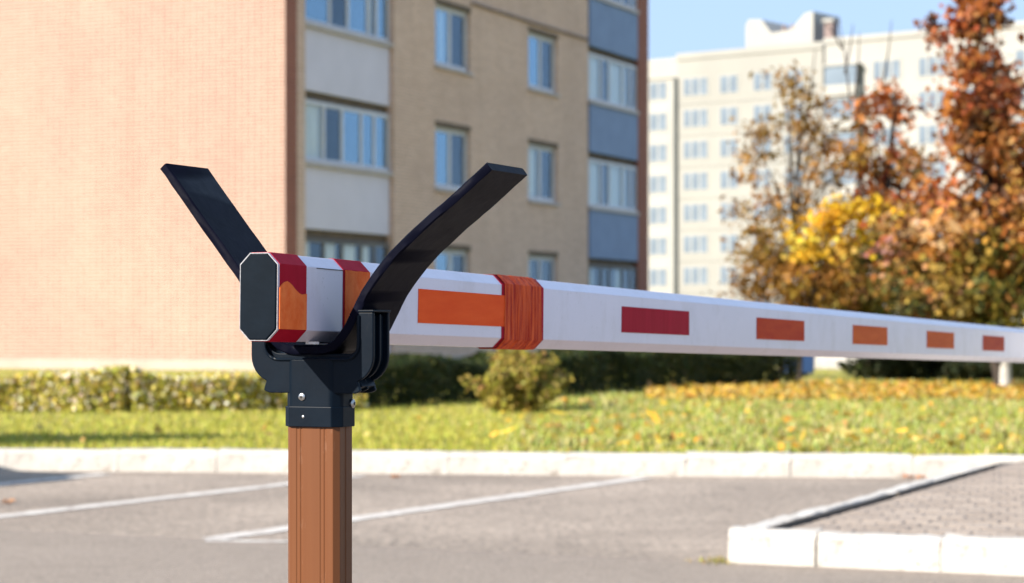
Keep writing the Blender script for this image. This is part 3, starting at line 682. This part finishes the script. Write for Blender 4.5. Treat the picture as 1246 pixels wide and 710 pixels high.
tree('tree', tb, [at(952, 430, d), at(958, 380, d), at(964, 320, d), at(968, 250, d), at(972, 170, d), at(978, 100, d)],
     [(975, 120, 42, 40, 16, 34, 0.13, GLD, [3, 4, 2, 2]), (960, 200, 78, 60, 34, 36, 0.16, GLD, [3, 4, 2, 2]), (935, 290, 54, 60, 34, 50, 0.18, GLD, [3, 4, 2, 3]), (950, 345, 70, 32, 28, 50, 0.17, GLD, [3, 4, 1, 5]), (1030, 200, 40, 60, 18, 36, 0.16, GLD, [3, 4, 2, 1])],
     'sparse golden brown tree with the pale block showing through', leafsize=(0.045, 0.085), r0=0.055, limbs=50,
     twigs=[(at(1035, 130, d), at(1020, 20, d)), (at(1025, 60, d), at(1000, 25, d)), (at(1040, 120, d), at(1046, 40, d)), (at(1028, 90, d), at(1038, 30, d)), (at(1075, 100, d), at(1085, 25, d)), (at(980, 150, d), at(992, 60, d))])
tb = Vector(((972-623)/F*34.5, 34.5, LZ)); d = tb.y
tree('tree', tb, [at(974, 430, d), at(985, 380, d), at(1000, 330, d), at(1008, 280, d)],
     [(1004, 290, 46, 46, 26, 44, 0.13, YEL, [3, 3, 2]), (1075, 258, 46, 16, 9, 40, 0.10, YEL, [3, 3, 1]), (990, 345, 50, 28, 16, 60, 0.14, GLD, [4, 2, 2, 3])],
     'small bright yellow tree among the brown trees', leafsize=(0.07, 0.12), r0=0.05, limbs=22)
DK = [(0.022, 0.032, 0.012), (0.035, 0.045, 0.014), (0.05, 0.05, 0.015)]
for px, py, w, hh, lb in ((1090, 466, 1.5, 0.50, 'low dark shrub behind the lawn, beside the rusty tree trunk'), (1165, 467, 1.6, 0.48, 'low dark shrub behind the lawn, between the two tree trunks'), (1262, 468, 1.5, 0.52, 'low dark shrub right of the whitewashed trunk')):
    b0 = ground_at(px, py, LZ); b0 = b0 + Vector((b0.x/b0.y*1.2, 1.2, 0)); shrub('shrub', b0, w, hh, 9000, DK, [4, 4, 2], lb, size=(0.05, 0.09), spread=0.9)

# ================================================================== SMALL THINGS BEYOND THE HEDGE
# unseen car past the left edge, added to shade the kerb
def car(loc, rz, body_m, label):
    root = empty('shadow_car', loc, rz)
    side = [(-2.1, 0.28), (-2.12, 0.62), (-2.02, 0.86), (-1.2, 0.95), (-0.55, 1.40), (0.75, 1.43), (1.55, 0.98), (2.05, 0.92), (2.12, 0.6), (2.08, 0.28)]
    MB().prism(side, -0.84, 0.84, lambda p, t: (p[0], t*(1 if p[1] < 1.0 else 0.82), p[1])).build('body', body_m, root, bevel=0.05, seg=2)
    for sy in (-1, 1):
        MB().prism([(-0.95, 0.98), (-0.5, 1.32), (0.1, 1.34), (0.1, 0.98)], 0.0, 0.03, lambda p, t: (p[0], sy*(0.80 - (p[1]-0.95)*0.28 + t), p[1])).build('side_window', M['far_glass'], root)
        MB().prism([(0.16, 0.98), (0.16, 1.34), (0.7, 1.33), (1.3, 0.98)], 0.0, 0.03, lambda p, t: (p[0], sy*(0.80 - (p[1]-0.95)*0.28 + t), p[1])).build('side_window', M['far_glass'], root)
        for x in (-1.3, 1.3):
            MB().tube([(x, sy*0.62, 0.31), (x, sy*0.86, 0.31)], [0.31, 0.31], 18).build('wheel', M['hole'], root)
    return tag(root, label, 'car')
M['bin_blue'] = mat('blue bin plastic', (0.03, 0.075, 0.20), (0.025, 0.065, 0.18), 3, 0.5)
M['car_grey'] = mat('grey car paint', (0.10, 0.11, 0.12), (0.09, 0.10, 0.11), 3, 0.3)
car((-5.98, 13.25, 0.004), R(61), M['car_grey'], 'unseen grey car added left of the bay lines to cast the kerb shadow')
cp = ground_at(1014, 449, LZ); cbk = empty('concrete_block', (cp.x, cp.y, LZ), R(-8))
MB().prism([(-0.22, 0.0), (0.22, 0.0), (0.2, 0.16), (0.12, 0.34), (-0.12, 0.34), (-0.2, 0.16)], -0.55, 0.55, lambda p, t: (t, p[0], p[1])).build('block', M['kerb'], cbk, bevel=0.015)
for sx in (-0.3, 0.3): MB().tube([(sx-0.06, 0, 0.335), (sx-0.05, 0, 0.40), (sx+0.05, 0, 0.40), (sx+0.06, 0, 0.335)], [0.012]*4, 6).build('lifting_loop', M['pipe'], cbk)
tag(cbk, 'low white concrete block on the grass, glimpsed under the boom', 'concrete block')
bp = ground_at(969, 459, LZ)
bn = empty('waste_bin', (bp.x, bp.y, LZ), R(10))
MB().prism([(-0.24, 0.06), (0.24, 0.06), (0.29, 0.92), (-0.29, 0.92)], -0.28, 0.28, lambda p, t: (p[0], t, p[1])).build('body', M['bin_blue'], bn, bevel=0.03)
MB().box(-0.31, 0.31, -0.33, 0.31, 0.925, 0.99).build('lid', M['bin_blue'], bn, bevel=0.02)
for sx in (-1, 1): MB().tube([(sx*0.2, 0.26, 0.08), (sx*0.26, 0.26, 0.08)], [0.09, 0.09], 12).build('wheel', M['hole'], bn)
tag(bn, 'blue waste bin at the end of the dark hedge', 'waste bin')
# unseen cabinet, added only to cast the shadow reaching in from the left
ub = empty('shadow_cabinet', (-5.75, 16.35, LZ), R(-7))
MB().box(-1.1, 1.1, -0.3, 0.3, 0.08, 1.55).build('body', M['grey_steel'], ub, bevel=0.01)
MB().prism([(-0.36, 1.552), (0.36, 1.552), (0.0, 1.80)], -1.16, 1.16, lambda p, t: (t, p[0], p[1])).build('roof', M['grey_steel'], ub, bevel=0.005)
MB().box(-1.15, 1.15, -0.35, 0.35, -0.1, 0.078).build('base', M['plinth'], ub)
for sx in (-1.08, 0.02):
    dr = MB().box(sx, sx+1.06, -0.322, -0.302, 0.12, 1.5).build('door', M['grey_steel'], ub, bevel=0.004); MB().box(sx+0.3, sx+0.33, -0.35, -0.323, 0.75, 0.9).build('handle', M['hole'], dr)
tag(ub, 'unseen grey cabinet added left of the parking bays to cast the lawn shadow', 'cabinet')
# maple leaves lying on the kerb
def leaf_thing(p, size, rz, c, label):
    b = MB(); N = 15; b.v.append((0, 0, 0.006))
    for i in range(N):
        a = 2*math.pi*i/N; r = size*(1.0 if i % 3 == 0 else 0.55); b.v.append((r*math.cos(a), r*math.sin(a), 0.03*random.random()))
    for i in range(N): b.f.append((0, 1+i, 1+(i+1) % N))
    b2 = MB(); b2.v = b.v + [(x, y, z-0.002) for x, y, z in b.v]; b2.f = b.f + [tuple(16+i for i in reversed(f)) for f in b.f]
    o = b2.build('fallen_leaf', mat('dry leaf', c, tuple(x*0.7 for x in c), 20, 0.7), None, loc=p, rz=rz)
    return tag(o, label, 'leaf', 'leaves lying on the far kerb')
for px, sz, c, lb in ((1107, 0.05, (0.6, 0.22, 0.06), 'orange dry leaf on the far kerb, left of a pair'), (1122, 0.04, (0.62, 0.26, 0.10), 'smaller orange dry leaf on the far kerb, right of a pair')):
    q = KA + kd*(((px-623)/F*15.1 - KA.x)/kd.x) + kn*(-0.06); leaf_thing((q.x, q.y, 0.006), sz, random.random()*3, c, lb)

for px, py, sz, c, lb in ((481, 582, 0.045, (0.55, 0.25, 0.10), 'brown leaf lying on the asphalt just right of the post'), (10, 613, 0.05, (0.5, 0.24, 0.10), 'brown leaf lying on the asphalt at the left edge')):
    q = ground_at(px, py); o = leaf_thing((q.x, q.y, 0.002), sz, 1.0, c, lb); o['group'] = 'leaves lying on the asphalt'
# dry weeds at the island corner
q = ip(0.0, -0.05); n = 110; P = np.stack([q.x + rng.normal(0, 0.045, n), q.y + rng.normal(0, 0.05, n), np.full(n, 0.003)], 1)
o = link('weed_tuft', blades('weed_tuft', P - np.array([q.x, q.y, 0]), rng.uniform(0.008, 0.03, n), rng.uniform(0.003, 0.007, n), palette([(0.34, 0.27, 0.10), (0.26, 0.24, 0.06), (0.40, 0.32, 0.18)], [3, 3, 2], n), 1.3), loc=(q.x, q.y, 0)); tag(o, 'dry weeds in the gutter at the near corner of the island kerb', 'weeds', kind='stuff')

# ================================================================== THE BARRIER BOOM
PX, PY = -0.222, 2.56
boom = empty('barrier_boom', (PX, PY, 1.0774), GRID); boom.rotation_euler = (0, R(1.22), GRID)
tag(boom, 'white octagonal barrier boom with red and orange tape marks', 'barrier')
BH, BW, CHF = 0.0483, 0.0238, 0.0125
def octo(g=0.0):
    h, w, c = BH+g, BW+g, CHF+g*0.4
    return [(w, -h+c), (w, h-c), (w-c, h), (-w+c, h), (-w, h-c), (-w, -h+c), (-w+c, -h), (w-c, -h)]
fx = lambda p, t: (t, p[0], p[1])
X0, X1 = -0.138, 5.45
MB().ring(octo(), octo(-0.0012), X0, X1, fx).build('tube', M['boom'], boom, bevel=0.0009, seg=2, ang=25)
MB().ring(octo(0.0001), octo(-0.0009), X0-0.0006, X0+0.0004, fx).build('cut_edge', M['boom_edge'], boom)
MB().prism(octo(-0.0011), X0-0.0022, X0+0.03, fx).build('end_cap', M['cap'], boom, bevel=0.0012, ang=60)
def bx_at(px):                                    # distance along the boom of a picture column, on its near face
    r = (px-623)/F; return (0.2 + 2.55*r)/(0.403 - 0.915*r)
def band(pa, pb, m, g=0.0007, name='tape_band', irregular=0.0):
    a, b = bx_at(pa), bx_at(pb); mb = MB()
    return mb.ring(octo(g), octo(0.00012), a, b, fx).build(name, m, boom, bevel=0.0004, seg=1, ang=25)
band(340.0, 372.5, M['tape_red']); band(417, 449, M['tape_red'])
# torn orange tape pieces laid over the red bands
def patch(xa, xb, z0, tops, m, y=None):
    y = -(BW+0.0007) if y is None else y
    n = len(tops); poly = [(xb, z0), (xa, z0)] + [(xa+(xb-xa)*i/(n-1), t) for i, t in enumerate(tops)]
    MB().prism(poly, y-0.0012, y-0.0001, lambda p, t: (p[0], t, p[1])).build('tape_patch', m, boom)
zc = BH-CHF
patch(bx_at(339), bx_at(372), -zc+0.0005, [0.010, 0.014, 0.0165, 0.0175, 0.016, 0.0135, 0.010, 0.0072, 0.005, 0.0038, 0.0045, 0.005], M['tape_patch'])
patch(bx_at(419), bx_at(448.5), -zc+0.0005, [0.0355, 0.0358, 0.0352, 0.0357, 0.0355, 0.0358], M['tape_patch'])
# bunched wrap of tape, wrinkled by real ridges
def wrap(pa, pb, m):
    a, b = bx_at(pa), bx_at(pb); mb = MB(); N = 30; rr = random.Random(5)
    oc = octo(0); sec = []
    for i in range(8):
        p, q = oc[i], oc[(i+1) % 8]; k = 5 if abs(p[0]-q[0]) < 1e-6 else 2
        for j in range(k): sec.append((p[0]+(q[0]-p[0])*j/k, p[1]+(q[1]-p[1])*j/k))
    rows = []
    for i in range(N+1):
        x = a+(b-a)*i/N; rid = rr.uniform(0.0005, 0.0014) if 0 < i < N else 0.0008
        row = []
        for k, (y, z) in enumerate(sec):
            l_ = math.hypot(y, z); g = rid + rr.uniform(0, 0.0006); row.append(len(mb.v))
            mb.v.append((x + 0.0011*math.sin(k*0.7+i*0.3) + rr.uniform(-.0006, .0006)*(1 if 0 < i < N else 2.0), y*(1+g/l_*1.0) + math.copysign(0.0006, y), z*(1+g/l_)+math.copysign(0.0006, z)))
        rows.append(row)
    K = len(sec)
    for i in range(N):
        for k in range(K): mb.f.append((rows[i][k], rows[i][(k+1) % K], rows[i+1][(k+1) % K], rows[i+1][k]))
    mb.build('tape_wrap', m, boom, smooth=True)
wrap(613, 658, M['tape_wrap'])
band(610.0, 661.0, M['tape_red'], 0.0004)
for (pa, pb, m, lo, hi) in ((508.5, 616, 'tape_orange', -0.021, 0.0215), (756, 838, 'tape_red', -0.020, 0.020), (920, 978, 'tape_worn', -0.020, 0.0195), (1037, 1079, 'tape_rust', -0.020, 0.020), (1127, 1160, 'tape_rust', -0.020, 0.020), (1195, 1221, 'tape_worn', -0.020, 0.020), (1250, 1272, 'tape_worn', -0.020, 0.020)):
    a, b = bx_at(pa), bx_at(pb)
    MB().prism([(a, lo), (b, lo+0.0006), (b-0.001, hi), (a+0.0008, hi-0.0004)], -(BW+0.0009), -(BW+0.0001), lambda p, t: (p[0], t, p[1])).build('tape_stripe', M[m], boom)
# seams where the plug sleeve ends near the fork
MB().box(bx_at(385), bx_at(424), -(BW-CHF*0.0)-0.0006, -(BW)-0.0001, zc-0.0012, zc-0.0004).build('seam', M['hole'], boom)

# ================================================================== THE SUPPORT POST WITH ITS FORK
post = empty('support_post', (PX, PY, 0), GRID)
tag(post, 'brown metal post with a black forked boom rest on top', 'post')
YC = -0.0155; XC = -0.027
def chamf(hx, hy, c):
    return [(hx, -hy+c), (hx, hy-c), (hx-c, hy), (-hx+c, hy), (-hx, hy-c), (-hx, -hy+c), (-hx+c, -hy), (hx-c, -hy)]
# grooved extrusion
hx, hy = 0.0205, 0.0335
sec = [(hx, -hy+.006), (hx, hy-.006), (hx-.006, hy), (-hx+.006, hy), (-hx, hy-.006)]
for g in (0.0175, 0.0130, -0.0130, -0.0175):
    if g in (0.0175, -0.0130): e0, e1 = g+0.0022, g-0.0022
    else: e0, e1 = g+0.0016, g-0.0016
    sec += [(-hx, e0), (-hx+0.0007, e0-0.0008), (-hx+0.0007, e1+0.0008), (-hx, e1)]
sec += [(-hx, -hy+.006), (-hx+.006, -hy), (-0.0065, -hy), (-0.005, -hy+.0008), (-0.001, -hy+.0008), (0.0005, -hy), (hx-.006, -hy)]
MB().prism([(XC+a, YC+b) for a, b in sec], 0.012, 0.96, lambda p, t: (p[0], p[1], t)).build('shaft', M['post'], post, bevel=0.0004, seg=1)
bp_ = MB().box(XC-0.08, XC+0.08, YC-0.08, YC+0.08, 0.005, 0.0115).build('base_plate', M['post'], post, bevel=0.001)
for sx in (-1, 1):
    for sy in (-1, 1): MB().tube([(XC+sx*.06, YC+sy*.06, 0.0115), (XC+sx*.06, YC+sy*.06, 0.02)], [0.009, 0.009], 6).build('bolt', M['screw'], bp_)
# collar (sleeve) and its lower lip
MB().prism([(XC+a, YC+b) for a, b in chamf(0.0230, 0.0358, 0.010)], 0.9345, 1.012, lambda p, t: (p[0], p[1], t)).build('collar', M['plastic'], post, bevel=0.0028, seg=3)
MB().ring([(XC+a, YC+b) for a, b in chamf(0.0242, 0.0372, 0.010)], [(XC+a, YC+b) for a, b in chamf(0.0225, 0.0353, 0.010)], 0.9340, 0.957, lambda p, t: (p[0], p[1], t)).build('collar_lip', M['plastic'], post, bevel=0.001, seg=2)
def screw(loc, axis, r):
    o = empty('screw', loc)
    return o
def disc(name, m, c, ax, r, h, parent):
    c = Vector(c); ax = Vector(ax); return MB().tube([c, c+ax*h*0.6, c+ax*h], [r, r*0.95, r*0.55], 14).build(name, m, parent, smooth=True)
fxp = XC-0.0230
s1 = disc('screw', M['screw'], (fxp+.0005, YC+0.0105, 0.968), (-1, 0, 0), 0.0045, 0.0028, post); disc('socket', M['hole'], (fxp-.0021, YC+0.0105, 0.968), (-1, 0, 0), 0.0019, 0.0006, s1)
disc('rivet', M['screw'], (XC-0.0240, YC+0.0085, 0.9455), (-1, 0, 0), 0.0018, 0.0010, post)
s2 = disc('screw', M['screw'], (XC+0.010, YC-0.0353, 0.960), (0, -1, 0), 0.0055, 0.0035, post); disc('socket', M['hole'], (XC+0.010, YC-0.0386, 0.960), (0, -1, 0), 0.0022, 0.0006, s2)
# U-shaped saddle: two flanges and a web, so that the sides show a channel
def arc(cy, cz, r, a0, a1, n=7): return [(cy + r*math.cos(R(a0+(a1-a0)*i/n)), cz + r*math.sin(R(a0+(a1-a0)*i/n))) for i in range(n+1)]
def u_prof(wo, wi, zb, zi, zt, ro, ri, low):
    """outer half width, inner half width, bottom z, inner floor z, top z"""
    outer = [(-wo, zt)] + arc(-wo+ro, low+ro, ro, 180, 250, 6) + arc(-0.052, zb+0.018, 0.018, 235, 270, 4) + arc(0.052, zb+0.018, 0.018, 270, 305, 4) + arc(wo-ro, low+ro, ro, 290, 360, 6) + [(wo, zt)]
    inner = [(wi, zt)] + arc(wi-ri, zi+ri, ri, 0, -90, 7) + arc(-wi+ri, zi+ri, ri, 270, 180, 7) + [(-wi, zt)]
    return [(YC+y, z) for y, z in outer + inner]
def saddle(name, x0, x1, prof, bev):
    return MB().prism(prof, x0, x1, lambda p, t: (t, p[0], p[1])).build(name, M['plastic'], post, bevel=bev, seg=2, ang=50)
saddle('flange', -0.0475, -0.0425, u_prof(0.0785, 0.0595, 0.972, 1.0115, 1.0635, 0.030, 0.016, 0.984), 0.0012)
saddle('web', -0.0424, -0.0111, u_prof(0.0730, 0.0600, 0.977, 1.0168, 1.0600, 0.026, 0.016, 0.989), 0.0008)
saddle('flange', -0.0290, -0.0255, u_prof(0.0775, 0.0598, 0.974, 1.0165, 1.0615, 0.029, 0.016, 0.986), 0.0008)
saddle('flange', -0.0110, -0.0060, u_prof(0.0785, 0.0595, 0.972, 1.0115, 1.0635, 0.030, 0.016, 0.984), 0.0012)
# raised rim round the trough opening
rim_o = [(y*1.0, z) for y, z in arc(-0.0605+0.017, 1.0105+0.017, 0.017, 180, 270, 8) + arc(0.0605-0.017, 1.0105+0.017, 0.017, 270, 360, 8)]
MB().tube([(-0.0485, YC+y, z) for y, z in [(-0.0605, 1.060)] + rim_o + [(0.0605, 1.060)]], [0.0019]*(len(rim_o)+2), 8).build('rim', M['plastic'], post, smooth=True)
for sy in (-1, 1):                                # top lips of the uprights
    MB().box(-0.0488, -0.0052, YC+sy*0.0595 if sy > 0 else YC-0.0800, YC+0.0800 if sy > 0 else YC-0.0595, 1.0637, 1.0662).build('lip', M['plastic'], post, bevel=0.0008)
# flared rubber arms
def smooth_path(pts, n=5):
    out = []
    for i in range(len(pts)-1):
        p0, p1, p2, p3 = [Vector(pts[max(0, min(len(pts)-1, i+k))]) for k in (-1, 0, 1, 2)]
        for j in range(n):
            t = j/n; out.append(0.5*((2*p1)+(p2-p0)*t+(2*p0-5*p1+4*p2-p3)*t*t+(3*p1-p0-3*p2+p3)*t**3))
    out.append(Vector(pts[-1])); return out
def arm(pts, th, xa, xb, sgn):
    q = smooth_path(pts); n = len(q); b = MB(); rr = random.Random(3 if sgn > 0 else 4); sec = []
    for i in range(n):
        t = (q[min(i+1, n-1)] - q[max(i-1, 0)]).normalized(); nv = Vector((-t.y, t.x))*sgn   # towards the outside
        e = lambda: rr.uniform(-.0005, .0005)
        c = 0.0016
        o_, i_ = q[i] + nv*th, q[i]
        ring = [(xa+c+e(), i_), (xa+e(), i_+nv*c), (xa+e(), o_-nv*c), (xa+c+e(), o_), (xb-c, o_), (xb, o_-nv*c), (xb, i_+nv*c), (xb-c, i_)]
        sec.append([len(b.v)+k for k in range(8)]); b.v += [(x, p.x+e()*0.5, p.y+e()*0.5) for x, p in ring]
    for i in range(n-1):
        for k in range(8): b.f.append((sec[i][k], sec[i][(k+1) % 8], sec[i+1][(k+1) % 8], sec[i+1][k]))
    b.f.append(tuple(sec[0])); b.f.append(tuple(reversed(sec[-1])))
    return b.build('arm', M['rubber'], post, smooth=True)
V2 = lambda y, z: Vector((y, z))
arm([V2(YC+0.012, 1.0263), V2(-0.034, 1.0275), V2(-0.0527, 1.043), V2(-0.0663, 1.0657), V2(-0.0833, 1.0946), V2(-0.1133, 1.1296), V2(-0.151, 1.1623), V2(-0.1872, 1.190), V2(-0.2329, 1.2268)], 0.0105, -0.0475, 0.0515, 1)
arm([V2(YC-0.009, 1.0266), V2(0.012, 1.0268), V2(0.030, 1.036), V2(0.045, 1.062), V2(0.060, 1.088), V2(0.080, 1.1165), V2(0.130, 1.178), V2(0.178, 1.238)], 0.0105, -0.0475, 0.0475, -1)
MB().box(-0.0482, -0.0477, YC-0.010, YC+0.007, 1.0275, 1.0305).build('sticker', M['sticker'], post)

# drive cabinet carrying the other end of the boom, just past the right edge
cb = empty('barrier_cabinet', Vector((PX, PY, 0)) + D1*5.45, GRID)
MB().box(-0.15, 0.2, -0.36, -0.06, 0.06, 1.05).build('housing', M['cabinet'], cb, bevel=0.02)
MB().box(-0.19, 0.24, -0.40, -0.03, 0.005, 0.058).build('base', M['grey_steel'], cb, bevel=0.005)
MB().prism([(-0.04, 1.052), (-0.38, 1.052), (-0.34, 1.11), (-0.08, 1.11)], -0.17, 0.22, lambda p, t: (t, p[0], p[1])).build('lid', M['grey_steel'], cb, bevel=0.008)
MB().tube([(0, -0.06, 0.96), (0, 0.05, 0.96)], [0.05, 0.05], 16).build('hinge_shaft', M['boom_edge'], cb)
MB().box(-0.10, 0.10, 0.028, 0.06, 0.88, 1.03).build('clamp', M['grey_steel'], cb, bevel=0.005)
tag(cb, 'white drive cabinet holding the far end of the boom', 'cabinet')
